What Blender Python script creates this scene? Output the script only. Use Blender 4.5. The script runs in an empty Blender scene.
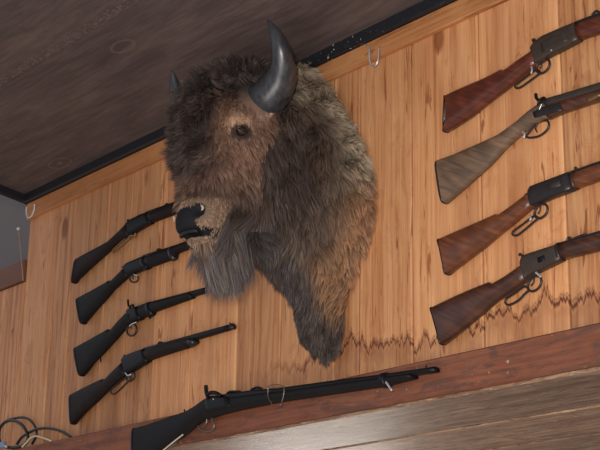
import bpy, bmesh, math, random
import numpy as np
from mathutils import Vector, Matrix
random.seed(7)
RNG = np.random.default_rng(11)
C = bpy.context.scene.collection

# ------------------------------------------------------------------ camera model (wall is the plane y = 0, camera at (0,-2.7,0))
D = 2.7
_v1 = np.array([-1219.0, 427.0, 0.0]); _v2 = np.array([84.0, -4675.0, 0.0])
FPX = math.sqrt(-(_v1[0]*_v2[0] + _v1[1]*_v2[1])); _v1[2] = _v2[2] = FPX
_n = lambda v: v/np.linalg.norm(v)
AX = -_n(_v1); AZ = _n(_v2); AY = np.cross(AZ, AX)
M = np.array([AX, AY, AZ])                       # camera axes (right, down, forward) -> world
CAM = np.array([0.0, -D, 0.0])
def ray(px, py): return M @ np.array([px-300.0, py-225.0, FPX])
def wp(px, py, Y=0.0):                           # point on the plane y = Y
    r = ray(px, py); return CAM + r*((D+Y)/r[1])
def atx(px, py, x):                              # point on the plane x = x
    r = ray(px, py); return CAM + r*(x/r[0])

# ------------------------------------------------------------------ materials
def lin(r, g, b): 
    f = lambda c: ((c/255+.055)/1.055)**2.4 if c > 10 else c/255/12.92
    return (f(r), f(g), f(b), 1)
class NT:
    def __init__(s, name):
        s.m = bpy.data.materials.new(name); s.m.use_nodes = True
        s.t = s.m.node_tree; s.t.nodes.clear()
        s.out = s.t.nodes.new('ShaderNodeOutputMaterial')
    def n(s, kind, **kw):
        nd = s.t.nodes.new('ShaderNode'+kind)
        ins = kw.pop('ins', {})
        for k, v in kw.items(): setattr(nd, k, v)
        for k, v in ins.items():
            if isinstance(v, bpy.types.NodeSocket): s.t.links.new(v, nd.inputs[k])
            else: nd.inputs[k].default_value = v
        return nd
    def math(s, op, a, b=0.0, c=0.0, clamp=False):
        nd = s.n('Math', operation=op, use_clamp=clamp, ins={0: a, 1: b, 2: c}); return nd.outputs[0]
    def mix(s, fac, a, b, blend='MIX'):
        nd = s.t.nodes.new('ShaderNodeMix'); nd.data_type = 'RGBA'; nd.blend_type = blend
        for k, v in ((0, fac), (6, a), (7, b)):
            if isinstance(v, bpy.types.NodeSocket): s.t.links.new(v, nd.inputs[k])
            else: nd.inputs[k].default_value = v
        return nd.outputs[2]
    def ramp(s, fac, stops, interp='LINEAR'):
        nd = s.t.nodes.new('ShaderNodeValToRGB'); nd.color_ramp.interpolation = interp
        e = nd.color_ramp.elements
        while len(e) < len(stops): e.new(.5)
        for el, (p, c) in zip(e, stops):
            el.position = p; el.color = c if len(c) == 4 else (*c, 1)
        s.t.links.new(fac, nd.inputs[0]); return nd.outputs[0]
    def noise(s, vec, scale, detail=4, rough=.55, dist=0.0):
        return s.n('TexNoise', ins={'Vector': vec, 'Scale': scale, 'Detail': detail, 'Roughness': rough, 'Distortion': dist}).outputs[0]
    def mapv(s, vec, scale=(1,1,1), loc=(0,0,0)):
        return s.n('Mapping', ins={'Vector': vec, 'Scale': scale, 'Location': loc}).outputs[0]
    def coord(s): return s.n('TexCoord').outputs['Object']
    def surf(s, color, rough=.5, metal=0.0, bump=None, bs=.3, bd=.002, spec=.5, coat=0.0):
        p = s.n('BsdfPrincipled', ins={'Base Color': color, 'Roughness': rough, 'Metallic': metal, 'Specular IOR Level': spec, 'Coat Weight': coat})
        if bump is not None:
            b = s.n('Bump', ins={'Height': bump, 'Strength': bs, 'Distance': bd}); s.t.links.new(b.outputs[0], p.inputs['Normal'])
        s.t.links.new(p.outputs[0], s.out.inputs[0]); return s.m
G1 = lambda v: (v, v, v, 1)

def pine_mat(name, base, light, dark, stain, horizontal=False, rough=.55, spec=.35, mott=None, bstr=.25, tide=False, streak=.5, amt=1.0):
    s = NT(name); co = s.coord(); sep = s.n('SeparateXYZ', ins={0: co})
    at = s.n('Attribute', attribute_name='tone').outputs['Color']
    tsep = s.n('SeparateColor', ins={0: at})
    off = s.n('CombineXYZ', ins={0: s.math('MULTIPLY', tsep.outputs[0], 13.0), 1: 0.0, 2: s.math('MULTIPLY', tsep.outputs[1], 17.0)}).outputs[0]
    v = s.n('VectorMath', operation='ADD', ins={0: co, 1: off}).outputs[0]
    L = (lambda a, b: (b, a, a)) if horizontal else (lambda a, b: (a, a, b))
    warp = s.noise(s.mapv(v, L(5, 1.6)), 1, 2)
    g1 = s.noise(s.mapv(v, L(55, 1.2)), 1, 6, .65, .6)
    g2 = s.noise(s.mapv(v, L(160, 4)), 1, 3, .6)
    big = s.noise(s.mapv(v, L(7, .9)), 1, 3, .5, .4)
    wv = s.n('TexWave', wave_type='BANDS', bands_direction='X' if not horizontal else 'Z', ins={'Vector': s.mapv(v, L(1, .22)), 'Scale': 9.0, 'Distortion': 7.0, 'Detail': 3.0, 'Detail Scale': 1.4}).outputs['Fac']
    c = s.ramp(g1, [(.22, dark), (.42, base), (.75, light)])
    gi = s.math('MULTIPLY_ADD', s.math('POWER', tsep.outputs[1], 2.5), .55, .0)
    c = s.mix(s.math('MULTIPLY', s.ramp(wv, [(.0, G1(1)), (.35, G1(0))]), gi), c, dark)
    bl = s.noise(s.mapv(v, L(9, 4)), 1, 5, .6, .5)
    c = s.mix(s.math('MULTIPLY', s.ramp(bl, [(.48, G1(0)), (.68, G1(1))]), .55), c, light)
    c = s.mix(s.math('MULTIPLY', s.ramp(big, [(.5, G1(0)), (.72, G1(1))]), .55*amt), c, stain)
    sc_ = s.noise(s.mapv(v, L(14, 9)), 1, 6, .7, 1.0)
    c = s.mix(s.math('MULTIPLY', s.ramp(sc_, [(.56, G1(0)), (.70, G1(1))]), .45), c, dark)
    c = s.mix(s.math('MULTIPLY', s.ramp(g2, [(.35, G1(1)), (.55, G1(0))]), .25), c, dark)
    # short reddish streaks
    st = s.noise(s.mapv(v, L(30, 3.2)), 1, 5, .65, 1.6)
    c = s.mix(s.math('MULTIPLY', s.ramp(st, [(.60, G1(0)), (.66, G1(1))]), streak), c, stain)
    # knots
    vo = s.n('TexVoronoi', feature='F1', ins={'Vector': s.mapv(v, L(3.4, 1.7)), 'Scale': 1.0, 'Randomness': 1.0}).outputs['Distance']
    kn = s.ramp(s.math('ADD', vo, s.math('MULTIPLY', warp, .05)), [(.08, G1(1)), (.12, G1(0))])
    c = s.mix(s.math('MULTIPLY', kn, .8), c, stain)
    if mott is not None:
        m1 = s.noise(s.mapv(v, L(22, 5)), 1, 6, .7, 1.5)
        c = s.mix(s.math('MULTIPLY', s.ramp(m1, [(.50, G1(0)), (.62, G1(1))]), .75), c, mott[0])
        m2 = s.noise(s.mapv(v, L(70, 7)), 1, 5, .7, 2.0)
        c = s.mix(s.math('MULTIPLY', s.ramp(m2, [(.56, G1(0)), (.66, G1(1))]), .7), c, mott[1])
        m3 = s.noise(v, 75, 2, .5)
        c = s.mix(s.math('MULTIPLY', s.ramp(m3, [(.72, G1(0)), (.76, G1(1))]), .7), c, lin(190,175,165))
    # plank to plank tone
    tv = s.math('MULTIPLY_ADD', tsep.outputs[2], .34, .83)
    c = s.mix(1.0, c, s.n('CombineColor', ins={0: tv, 1: tv, 2: tv}).outputs[0], 'MULTIPLY')
    if tide:
        nz = s.noise(s.mapv(co, (16, 1, .4)), 1, 5, .72, .3)
        lo = s.noise(s.mapv(co, (2.2, 1, .4)), 1, 1)
        zl = s.math('ADD', s.math('MULTIPLY_ADD', nz, .24, .735), s.math('MULTIPLY', lo, .09))
        zl = s.math('ADD', zl, s.math('MULTIPLY_ADD', tsep.outputs[0], .045, -.02))
        bn = s.noise(s.mapv(co, (9, 1, 12)), 1, 4, .6)
        wdt = s.math('MULTIPLY_ADD', bn, 16.0, 1.5)
        d = s.math('SUBTRACT', sep.outputs[2], zl)
        band = s.ramp(s.math('MULTIPLY_ADD', s.math('DIVIDE', d, wdt), 48.0, .5), [(.0, G1(0)), (.22, G1(.28)), (.38, G1(.42)), (.44, G1(.25)), (.475, G1(.9)), (.5, G1(1)), (.53, G1(.25)), (.56,G1(.6)), (.585,G1(0))])
        xr = s.ramp(s.math('MULTIPLY_ADD', sep.outputs[0], 1.0, 4.0), [(.35, G1(0)), (.75, G1(1))])
        c = s.mix(s.math('MULTIPLY', s.math('MULTIPLY', band, xr), 1.0), c, lin(90, 42, 26))
    return s.surf(c, rough, bump=(g1 if mott is None else m1), bs=bstr, bd=.002, spec=spec)

PINE = pine_mat('pine_planks', lin(194,135,89), lin(214,163,117), lin(146,88,52), lin(120,62,32), tide=True, streak=.75)
TRIMW = pine_mat('pine_trim', lin(178,118,72), lin(200,145,96), lin(140,86,52), lin(110,62,38), horizontal=True)
BEAM = pine_mat('red_brown_beam', lin(130,80,60), lin(148,98,76), lin(92,58,46), lin(132,72,46), horizontal=True, rough=.6, spec=.2, streak=.5, mott=(lin(88,66,60), lin(150,78,48)))
SOFF = pine_mat('weathered_boards', lin(134,100,78), lin(196,162,132), lin(78,52,38), lin(96,58,42), horizontal=True, rough=.5, spec=.5, bstr=1.0, streak=.8, mott=(lin(80,58,48), lin(214,186,160)))  # pale mottle: weathered streaks plus glossy highlights painted into the colour
SILL = pine_mat('dark_sill', lin(112,72,50), lin(130,86,60), lin(80,50,38), lin(84,50,36), horizontal=True)

def ceil_mat():
    s = NT('dark_stained_ceiling'); v = s.coord()
    sep = s.n('SeparateXYZ', ins={0: v})
    a = s.noise(s.mapv(v, (1.4, 7, 7)), 1, 5, .6, .8)
    f = s.noise(s.mapv(v, (6, 60, 60)), 1, 4, .6, .4)
    c = s.ramp(a, [(.3, lin(78,68,68)), (.55, lin(98,84,82)), (.75, lin(120,102,97))])
    c = s.mix(s.math('MULTIPLY', s.ramp(f, [(.4, G1(1)), (.6, G1(0))]), .35), c, lin(56,47,46))
    # ring knots in the grain
    vo = s.n('TexVoronoi', feature='F1', ins={'Vector': s.mapv(v, (1.9, 4.2, 4.2)), 'Scale': 1.0}).outputs['Distance']
    ring = s.math('SINE', s.math('MULTIPLY', vo, 60.0))
    rm = s.math('MULTIPLY', s.ramp(ring, [(.5, G1(0)), (1, G1(1))]), s.ramp(vo, [(.08, G1(1)), (.24, G1(0))]))
    c = s.mix(s.math('MULTIPLY', rm, .5), c, lin(126,110,104))
    sp = s.noise(v, 90, 2, .5)
    ln = s.math('ABSOLUTE', s.math('ADD', s.math('ADD', sep.outputs[1], .575), s.math('MULTIPLY', s.noise(v, 3, 2), .03)))
    sm = s.math('MULTIPLY', s.ramp(ln, [(.012, G1(1)), (.03, G1(0))]), s.ramp(sp, [(.52, G1(0)), (.62, G1(1))]))
    c = s.mix(s.math('MULTIPLY', sm, .6), c, lin(120,104,98))
    return s.surf(c, .6, bump=f, bs=.3, spec=.3)
CEIL = ceil_mat()

def plain(name, col, rough=.5, metal=0.0, var=.25, scale=40, bs=.15, coat=0.0, spec=.5):
    s = NT(name); v = s.coord(); nz = s.noise(v, scale, 4)
    k = s.math('MULTIPLY_ADD', nz, var*2, 1-var)
    c = s.mix(1.0, col, s.n('CombineColor', ins={0: k, 1: k, 2: k}).outputs[0], 'MULTIPLY')
    return s.surf(c, rough, metal, bump=nz, bs=bs, bd=.001, coat=coat, spec=spec)
def stock_mat(name, a, b, rough=.35, fig=.5, coat=.15):
    s = NT(name); v = s.coord()
    r = s.n('Mapping', ins={'Vector': v, 'Rotation': (0, math.radians(-28), 0)}).outputs[0]
    g = s.noise(s.mapv(r, (5, 20, 90)), 1, 5, .6, fig*2)
    w = s.n('TexWave', ins={'Vector': s.mapv(r, (3, 8, 20)), 'Scale': 1.0, 'Distortion': 9.0, 'Detail': 2.0}).outputs['Fac']
    c = s.ramp(g, [(.3, a), (.7, b)]); c = s.mix(s.math('MULTIPLY', w, fig), c, a)
    return s.surf(c, rough, bump=g, bs=.1, coat=coat, spec=.5 if coat else .25)
M_black = plain('black_trim_paint', lin(26,28,34), .45, var=.2)
def speck_mat():
    s = NT('black_trim_with_paint_specks'); v = s.coord(); sep = s.n('SeparateXYZ', ins={0: v})
    vo = s.noise(v, 110, 2, .5)
    msk = s.ramp(s.math('MULTIPLY_ADD', sep.outputs[0], 1.0, 4.0), [(.66, G1(0)), (.72, G1(1)), (.95, G1(1)), (1.0, G1(.1))])
    c = s.mix(s.math('MULTIPLY', s.ramp(vo, [(.66, G1(0)), (.70, G1(1))]), msk), lin(27,29,35), lin(190,190,190))
    return s.surf(c, .45)
M_speck = speck_mat()
M_grey = plain('grey_recess_paint', lin(112,104,102), .8, var=.08, scale=6)
M_gun = plain('blued_steel', lin(54,50,51), .38, .55, .25, 60)
M_gunblk = plain('blackened_steel', lin(16,16,20), .45, .2, .2, 60, spec=.3)
M_patina = plain('brown_patina_steel', lin(68,58,52), .45, .4, .35, 45)
M_brass = plain('dull_brass', lin(150,120,80), .35, .8, .2)
M_chrome = plain('bright_wire', lin(205,205,208), .25, .7, .05)
M_wire = plain('dull_wire', lin(120,112,104), .35, .8, .1)
M_white = plain('white_plastic', lin(205,200,195), .4, 0, .05)
M_cream = plain('cream_cord', lin(205,190,160), .5, 0, .05)
M_cable = plain('black_rubber', lin(24,25,29), .4, 0, .1)
M_blue = plain('blue_grey_plug', lin(120,140,170), .35, 0, .1)
S_red = stock_mat('red_walnut_stock', lin(62,28,22), lin(112,56,38), .3)
S_red2 = stock_mat('warm_walnut_stock', lin(78,42,26), lin(124,72,44), .34)
S_dk = stock_mat('dark_walnut_stock', lin(50,30,24), lin(92,55,40), .36)
S_grey = stock_mat('worn_grey_walnut_stock', lin(78,62,52), lin(132,104,80), .5, .55)
S_blk = stock_mat('black_brown_stock', lin(14,12,14), lin(24,20,20), .6, .3, 0.0)
S_blkbr = stock_mat('near_black_red_stock', lin(17,11,11), lin(38,24,21), .6, .4, 0.0)
def horn_mat():
    s = NT('black_horn'); v = s.coord(); sep = s.n('SeparateXYZ', ins={0: v})
    g = s.noise(s.mapv(v, (60, 60, 12)), 1, 4, .6, .5)
    c = s.ramp(g, [(.3, lin(32,33,37)), (.7, lin(66,68,74))])
    return s.surf(c, .33, bump=g, bs=.35, bd=.001, spec=.6)
M_horn = horn_mat()
M_eye = plain('glass_eye', lin(18,12,10), .06, 0, .1, coat=1.0)
M_nose = plain('nose_leather', lin(30,31,36), .5, 0, .45, 90, .9, spec=.35)
def skin_mat():
    s = NT('bison_skin'); c = s.n('Attribute', attribute_name='fur').outputs['Color']
    v = s.coord(); nz = s.noise(v, 70, 4)
    k = s.math('MULTIPLY_ADD', nz, .6, .45)
    c = s.mix(1.0, c, s.n('CombineColor', ins={0: k, 1: k, 2: k}).outputs[0], 'MULTIPLY')
    return s.surf(c, .8, bump=nz, bs=.5, bd=.004, spec=.2)
M_skin = skin_mat()
def fur_mat():
    s = NT('bison_fur'); c = s.n('Attribute', attribute_name='fur').outputs['Color']
    d = s.n('BsdfDiffuse', ins={'Color': c}); t = s.n('BsdfTranslucent', ins={'Color': c})
    g = s.n('BsdfGlossy', ins={'Color': G1(.6), 'Roughness': .5})
    m1 = s.n('MixShader', ins={0: .42, 1: d.outputs[0], 2: t.outputs[0]})
    m2 = s.n('MixShader', ins={0: .035, 1: m1.outputs[0], 2: g.outputs[0]})
    s.t.links.new(m2.outputs[0], s.out.inputs[0]); return s.m
M_fur = fur_mat()

# ------------------------------------------------------------------ object helpers
def link(name, me, mat=None, parent=None, smooth=True, **props):
    o = bpy.data.objects.new(name, me); C.objects.link(o)
    if mat: me.materials.append(mat)
    if smooth is not None and isinstance(me, bpy.types.Mesh):
        me.polygons.foreach_set('use_smooth', [bool(smooth)]*len(me.polygons))
    if parent is not None:
        o.parent = parent; o.matrix_parent_inverse = Matrix.Translation(-parent.location)
    for k, v in props.items(): o[k] = v
    return o
def pyd(verts, faces, name='m'):
    me = bpy.data.meshes.new(name); me.from_pydata([tuple(v) for v in verts], [], faces)
    bm = bmesh.new(); bm.from_mesh(me); bmesh.ops.recalc_face_normals(bm, faces=bm.faces); bm.to_mesh(me); bm.free()
    return me
def thing(name, label, cat, loc, group=None):
    o = bpy.data.objects.new(name, None); o.empty_display_size = .05; C.objects.link(o)
    o.location = Vector(loc); o['label'] = label; o['category'] = cat
    if group: o['group'] = group
    return o
class Geo:
    def __init__(s): s.v = []; s.f = []; s.tone = []
    def add(s, v, f):
        k = len(s.v); s.v += [tuple(map(float, q)) for q in v]; s.f += [tuple(i+k for i in q) for q in f]
        t = (random.random(), random.random(), random.random(), 1); s.tone += [t]*len(v)
    def box(s, x0, x1, y0, y1, z0, z1):
        s.add([(x,y,z) for x in (x0,x1) for y in (y0,y1) for z in (z0,z1)],
              [(0,1,3,2),(4,6,7,5),(0,4,5,1),(2,3,7,6),(0,2,6,4),(1,5,7,3)])
    def bevbox(s, x0, x1, y0, y1, z0, z1, b=.004):
        bm = bmesh.new(); bmesh.ops.create_cube(bm, size=1)
        for v in bm.verts:
            v.co = Vector(((x0+x1)/2+v.co.x*(x1-x0), (y0+y1)/2+v.co.y*(y1-y0), (z0+z1)/2+v.co.z*(z1-z0)))
        bmesh.ops.bevel(bm, geom=bm.edges[:], offset=b, segments=1, affect='EDGES')
        bm.verts.index_update()
        s.add([v.co for v in bm.verts], [tuple(v.index for v in f.verts) for f in bm.faces]); bm.free()
    def tube(s, pts, r, closed=False, n=8):
        pts = [np.array(p, float) for p in pts]; N = len(pts)
        rs = r if hasattr(r, '__len__') else [r]*N
        vs = []; up = np.array([0.13, .97, .21])
        for i, p in enumerate(pts):
            a = pts[(i-1) % N] if (closed or i > 0) else p; b = pts[(i+1) % N] if (closed or i < N-1) else p
            t = _n(b-a); s1 = np.cross(t, up)
            if np.linalg.norm(s1) < .2: s1 = np.cross(t, (1, 0, 0))
            s1 = _n(s1); s2 = np.cross(t, s1)
            for k in range(n):
                an = 2*math.pi*k/n; vs.append(p + rs[i]*(math.cos(an)*s1 + math.sin(an)*s2))
        fs = []
        for i in range(N if closed else N-1):
            j = (i+1) % N
            for k in range(n): fs.append((i*n+k, i*n+(k+1) % n, j*n+(k+1) % n, j*n+k))
        if not closed: fs += [tuple(range(n))[::-1], tuple((N-1)*n+k for k in range(n))]
        s.add(vs, fs)
    def ball(s, c, r, seg=12, sc=(1,1,1)):
        bm = bmesh.new(); bmesh.ops.create_uvsphere(bm, u_segments=seg, v_segments=seg//2+2, radius=r); bm.verts.index_update()
        s.add([(v.co.x*sc[0]+c[0], v.co.y*sc[1]+c[1], v.co.z*sc[2]+c[2]) for v in bm.verts], [tuple(v.index for v in f.verts) for f in bm.faces]); bm.free()
    def mesh(s, tone=False):
        me = pyd(s.v, s.f)
        if tone:
            a = me.color_attributes.new('tone', 'FLOAT_COLOR', 'POINT'); a.data.foreach_set('color', np.array(s.tone, np.float32).ravel())
        return me
    def obj(s, name, mat, parent=None, tone=False, smooth=True, **props):
        return link(name, s.mesh(tone), mat, parent, smooth, **props)
def cr(pts, m=6, closed=False):                      # Catmull-Rom resample
    P = [np.array(p, float) for p in pts]; N = len(P); out = []
    for i in range(N if closed else N-1):
        g = (lambda k: P[k % N]) if closed else (lambda k: P[min(max(k, 0), N-1)])
        a, b, c, d = g(i-1), g(i), g(i+1), g(i+2)
        for q in range(m):
            t = q/m; out.append(.5*((2*b)+(-a+c)*t+(2*a-5*b+4*c-d)*t*t+(-a+3*b-3*c+d)*t**3))
    if not closed: out.append(P[-1])
    return out

# ------------------------------------------------------------------ the setting
XR, XL = -.6, -5.174
ZT = 1.843; ZB = .81; XLL = -6.6
TONES = {-2.306:(.31,.95,.12), -2.6:(.7,.15,.85), -2.873:(.2,.3,.75), -3.1:(.55,.8,.45), -3.21:(.9,.97,.2), -4.938:(.4,.9,.3), -4.377:(.65,.5,.25)}
def shell():
    seams = [-5.174,-4.938,-4.798,-4.541,-4.377,-4.182,-3.96,-3.70,-3.47,-3.21,-3.10,-2.873,-2.600,-2.306,-2.03,-1.79,-1.5,-1.24,-.96,-.6]
    g = Geo()
    for a, b in zip(seams[:-1], seams[1:]):
        g.bevbox(a+.0030, b-.0022, 0, .022, ZB-.1, ZT+.04, .004)
        if round(a, 3) in TONES:
            n_ = 24; g.tone[-n_:] = [(*TONES[round(a, 3)], 1)]*n_
    left = [-6.6,-6.33,-6.1,-5.86,-5.62,-5.42,-5.174]
    for a, b in zip(left[:-1], left[1:]):
        g.bevbox(a+.0012, b-.0012, 0, .022, ZB-.1, 1.512, .0025)
    g.box(XLL, XR, .0225, .05, ZB-.1, 1.51); g.box(XL, XR, .0225, .05, 1.51, ZT+.04)
    g.tone[-16:] = [(.5,.5,-2.0,1)]*16
    g.obj('wall_back', PINE, tone=True, smooth=False, kind='structure')
    g = Geo(); g.bevbox(XL, -3.6, -.018, -.0003, 1.773, ZT-.0005, .003); g.bevbox(-3.599, XR, -.018, -.0003, 1.778, ZT-.0005, .003)
    g.obj('trim_1', TRIMW, tone=True, smooth=False, kind='structure')
    g = Geo(); g.bevbox(XL-.012, XR, -.034, -.0003, ZT, ZT+.05, .004)
    g.obj('trim_2', M_speck, smooth=False, kind='structure')
    # sloping ceiling of wide boards
    th = .15; c, s_ = math.cos(th), math.sin(th); z0 = ZT+.032
    g = Geo()
    xs = [XL-.004,-4.70,-3.935,-3.175,-2.415,-1.655,-.6]
    ys = [0, .575, 1.18, 1.8, 2.4, 3.0]
    def cp(x, d, h): return (x, -d*c - h*s_, z0 + d*s_ + h*c)   # d along the slope, h above
    for a, b in zip(xs[:-1], xs[1:]):
        for p, q in zip(ys[:-1], ys[1:]):
            e = .0012
            v = [cp(x, d, h) for x in (a+e, b-e) for d in (p+e, q-e) for h in (0, .02)]
            g.add(v, [(0,1,3,2),(4,6,7,5),(0,4,5,1),(2,3,7,6),(0,2,6,4),(1,5,7,3)])
    v = [cp(x, d, h) for x in (XL-.004, XR) for d in (0, 3) for h in (.021, .05)]
    g.add(v, [(0,1,3,2),(4,6,7,5),(0,4,5,1),(2,3,7,6),(0,2,6,4),(1,5,7,3)])
    g.obj('ceiling', CEIL, smooth=False, kind='structure')
    g = Geo()
    v = [cp(x, d, h) for x in (XL-.028, XL+.002) for d in (-.03, 3) for h in (-.03, .05)]
    g.add(v, [(0,1,3,2),(4,6,7,5),(0,4,5,1),(2,3,7,6),(0,2,6,4),(1,5,7,3)])
    g.obj('trim_3', M_black, smooth=False, kind='structure')
    # recess past the end of the plank wall
    g = Geo(); g.box(-9.5, XL+.1, .55, .6, 1.0, 3.4); g.box(XL+.0, XL+.03, .051, .549, 1.4, 3.2)
    g.obj('wall_recess', M_grey, smooth=False, kind='structure')
    g = Geo(); g.bevbox(XLL, XL-.002, -.012, .10, 1.513, 1.605, .004)
    g.obj('trim_4', SILL, tone=True, smooth=False, kind='structure')
    # beam under the planks with a narrow ledge on top
    g = Geo(); g.bevbox(XLL, -4.1, -.05, -.0003, .708, ZB, .004); g.bevbox(-4.099, -1.2, -.05, -.0003, .708, ZB, .004); g.bevbox(-1.199, XR, -.05, -.0003, .708, ZB, .004)
    g.obj('beam', BEAM, tone=True, smooth=False, kind='structure')
    g = Geo(); y = -.0002; b = [0, .33, .69, 1.05, 1.41, 1.77]
    y0 = -.048
    for q in b[1:]:
        g.bevbox(XLL, XR, y0+.012, q-.008, .7, .7165, .004); y0 = q
    g.box(XLL, XR, .0505, 1.77, .717, .73)
    h = Geo()
    for q in b[1:-1]: h.bevbox(XLL, XR, q-.006, q+.010, .7085, .7165, .002)
    h.obj('trim_5', BEAM, tone=True, smooth=False, kind='structure')
    g.obj('ceiling_lower', SOFF, tone=True, smooth=False, kind='structure')
shell()

# ------------------------------------------------------------------ long guns
def loft(stations, th, Y, e=2.0, n=18, curve=0.0, sub=3, cap_front=True):
    """stations: (top px, bottom px[, half thickness, exponent]) in the plane y=Y; section is a superellipse."""
    S = []
    for st in stations:
        t, b = wp(*st[0], Y), wp(*st[1], Y)
        S.append(np.concatenate([t, b, [st[2] if len(st) > 2 else th, st[3] if len(st) > 3 else e]]))
    if sub > 1 and len(S) > 2:
        R = []
        for i in range(len(S)-1):
            for q in range(sub):
                t = q/sub; R.append(S[i]*(1-t)+S[i+1]*t)
        R.append(S[-1]); S = R
    vs = []
    ax = _n((S[1][:3]+S[1][3:6])/2-(S[0][:3]+S[0][3:6])/2)
    for i, q in enumerate(S):
        t, b, h, ex = q[:3], q[3:6], q[6], q[7]; c = (t+b)/2; hv = (t-b)/2
        for k in range(n):
            a = 2*math.pi*k/n; ca, sa = math.cos(a), math.sin(a)
            v = math.copysign(abs(ca)**(2/ex), ca); w = math.copysign(abs(sa)**(2/ex), sa)
            p = c + hv*v + np.array([0, h*w, 0])
            if curve and i == 0: p = p + ax*curve*(1-v*v)
            vs.append(p)
    N = len(S); fs = []
    for i in range(N-1):
        for k in range(n): fs.append((i*n+k, i*n+(k+1) % n, (i+1)*n+(k+1) % n, (i+1)*n+k))
    c0 = sum(vs[:n])/n; c1 = sum(vs[-n:])/n; vs += [c0, c1]; a0 = N*n
    for k in range(n): fs += [(k, a0, (k+1) % n), ((N-1)*n+k, (N-1)*n+(k+1) % n, a0+1)]
    return pyd(vs, fs)
def bevel(me, o_=.0012):
    return me
GROUP = 'antique long guns hung on the plank wall'
def gun(name, label, cat, Y, parts, group=GROUP):
    first = parts[0]; m = wp(*parts[0][3][0][0], Y)
    allp = [np.array(wp(*st[0], Y)) for p in parts if p[1] == 'loft' for st in p[3]]
    c = sum(allp)/len(allp)
    root = thing(name, label, cat, (c[0], Y, c[2]), group)
    made = {}
    for p in parts:
        nm, kind, mat = p[0], p[1], p[2]; par = root; opt = p[4] if len(p) > 4 else {}
        opt = dict(opt); lab = opt.pop('label', None); pr = opt.pop('parent', None)
        if pr: par = made[pr]
        if kind == 'loft':
            if nm in ('stock', 'butt_plate'):
                q = list(p[3]); es = (4.5, 3.6, 2.8) if nm == 'stock' else (4.5, 4.5)
                for i_, e_ in enumerate(es): q[i_] = (q[i_][0], q[i_][1], q[i_][2] if len(q[i_]) > 2 else opt.get('th', .017), e_)
                kk = 1.0 if q[0][0][0] > 300 else 2.0
                sh = lambda t, k=1.5: ((t[0][0]+k*kk, t[0][1]-k*.3), (t[1][0]+k*kk, t[1][1]-k*.3), *t[2:])
                q[0] = sh(q[0]); q[1] = sh(q[1]) if nm == 'butt_plate' else sh(q[1], .8)
                p = (p[0], p[1], p[2], q) + tuple(p[4:])
            me = loft(p[3], opt.get('th', .016), Y+opt.get('dy', 0), opt.get('e', 2.2), curve=opt.get('curve', 0))
        else:
            g = Geo(); Yt = Y+opt.get('dy', 0)
            for path in (p[3] if isinstance(p[3][0], list) else [p[3]]):
                pts = cr([wp(*q[:2], Yt) for q in path], 5, opt.get('closed', False)) if opt.get('smooth', True) else [wp(*q[:2], Yt) for q in path]
                g.tube(pts, opt.get('r', .003), opt.get('closed', False))
            me = g.mesh()
        if pr:
            o = bpy.data.objects.new(nm, me); C.objects.link(o); me.materials.append(mat)
            me.polygons.foreach_set('use_smooth', [True]*len(me.polygons))
            o.parent = par; o.matrix_parent_inverse = Matrix.Translation(-root.location)
        else: o = link(nm, me, mat, par)
        if lab: o['label'] = lab
        made[nm] = o
    return root
def ell(cx, cy, rx, ry, ang=0, n=10):
    a = math.radians(ang); return [(cx+rx*math.cos(t)*math.cos(a)-ry*math.sin(t)*math.sin(a), cy+rx*math.cos(t)*math.sin(a)+ry*math.sin(t)*math.cos(a)) for t in [2*math.pi*k/n for k in range(n)]]
YG = -.021
# right-hand group ------------------------------------------------
gun('lever_action_rifle', 'reddish walnut lever-action rifle with crescent butt, highest of the four brown-stocked guns', 'rifle', YG, [
 ('stock', 'loft', S_red, [((445.7,96.7),(444.0,132.5),.018),((452,93),(452,129)),((466,86.5),(472,117)),((484,78.5),(490,102.5)),((502,69.5),(504,92)),((504.5,70.5),(507,89.5)),((519,60),(522,77)),((534,50),(538.5,64.5))], {'th':.017,'curve':.018}),
 ('butt_plate', 'loft', M_patina, [((444.8,96),(443.3,133.2),.0185),((446.6,96.3),(445.0,132.2),.0185)], {'curve':.018}),
 ('receiver', 'loft', M_patina, [((533,47),(537,64.5)),((536,42.5),(541,62.5)),((544,36.5),(549,57)),((560,29.5),(563,50)),((576.7,22.7),(580,41))], {'th':.0145,'e':5}),
 ('side_plate', 'loft', M_patina, [((541,43),(543,53)),((552,37),(555,47)),((566,32),(568,41))], {'th':.004,'e':5,'dy':-.0125}),
 ('forearm', 'loft', S_red, [((577,24),(580.5,40.3)),((600,16.5),(603,33)),((640,2),(643,18)),((676,-11),(679,3))], {'th':.0165}),
 ('barrel', 'loft', M_gun, [((576,21.5),(578,29)),((600,12.6),(602,20)),((660,-9),(662,-2)),((760,-46),(762,-40))], {'th':.010}),
 ('magazine_tube', 'loft', M_gun, [((670,-6),(672,1)),((752,-37),(754,-31))], {'th':.008}),
 ('trigger_guard', 'tube', M_gun, ell(543,66,5.5,8.2,38), {'closed':True,'r':.0032}),
 ('lever', 'tube', M_gun, [(538,70),(533,71.5),(524,78.5),(516.5,84),(515.5,87.5),(520,87.5),(529,81.5),(537,75.5),(540,73)], {'closed':True,'r':.003}),
 ('trigger', 'tube', M_gun, [(541.5,61),(541.5,65.5),(539.5,68.5)], {'r':.002}),
 ('hammer', 'tube', M_gun, [(537,48),(534.5,43),(532.8,39.8),(534.8,39.5)], {'r':.0035}),
 ('receiver_screw', 'tube', M_chrome, [(551,50.4),(551.9,50)], {'r':.003,'dy':-.0145}),
 ('rear_sight', 'tube', M_gun, [(592,15),(596,11),(600,12.5)], {'r':.003}),
 ('hanging_wire', 'tube', M_chrome, [(531.5,66.5),(532,70),(531.3,73.6)], {'r':.0028,'dy':-.01}),
])
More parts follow.
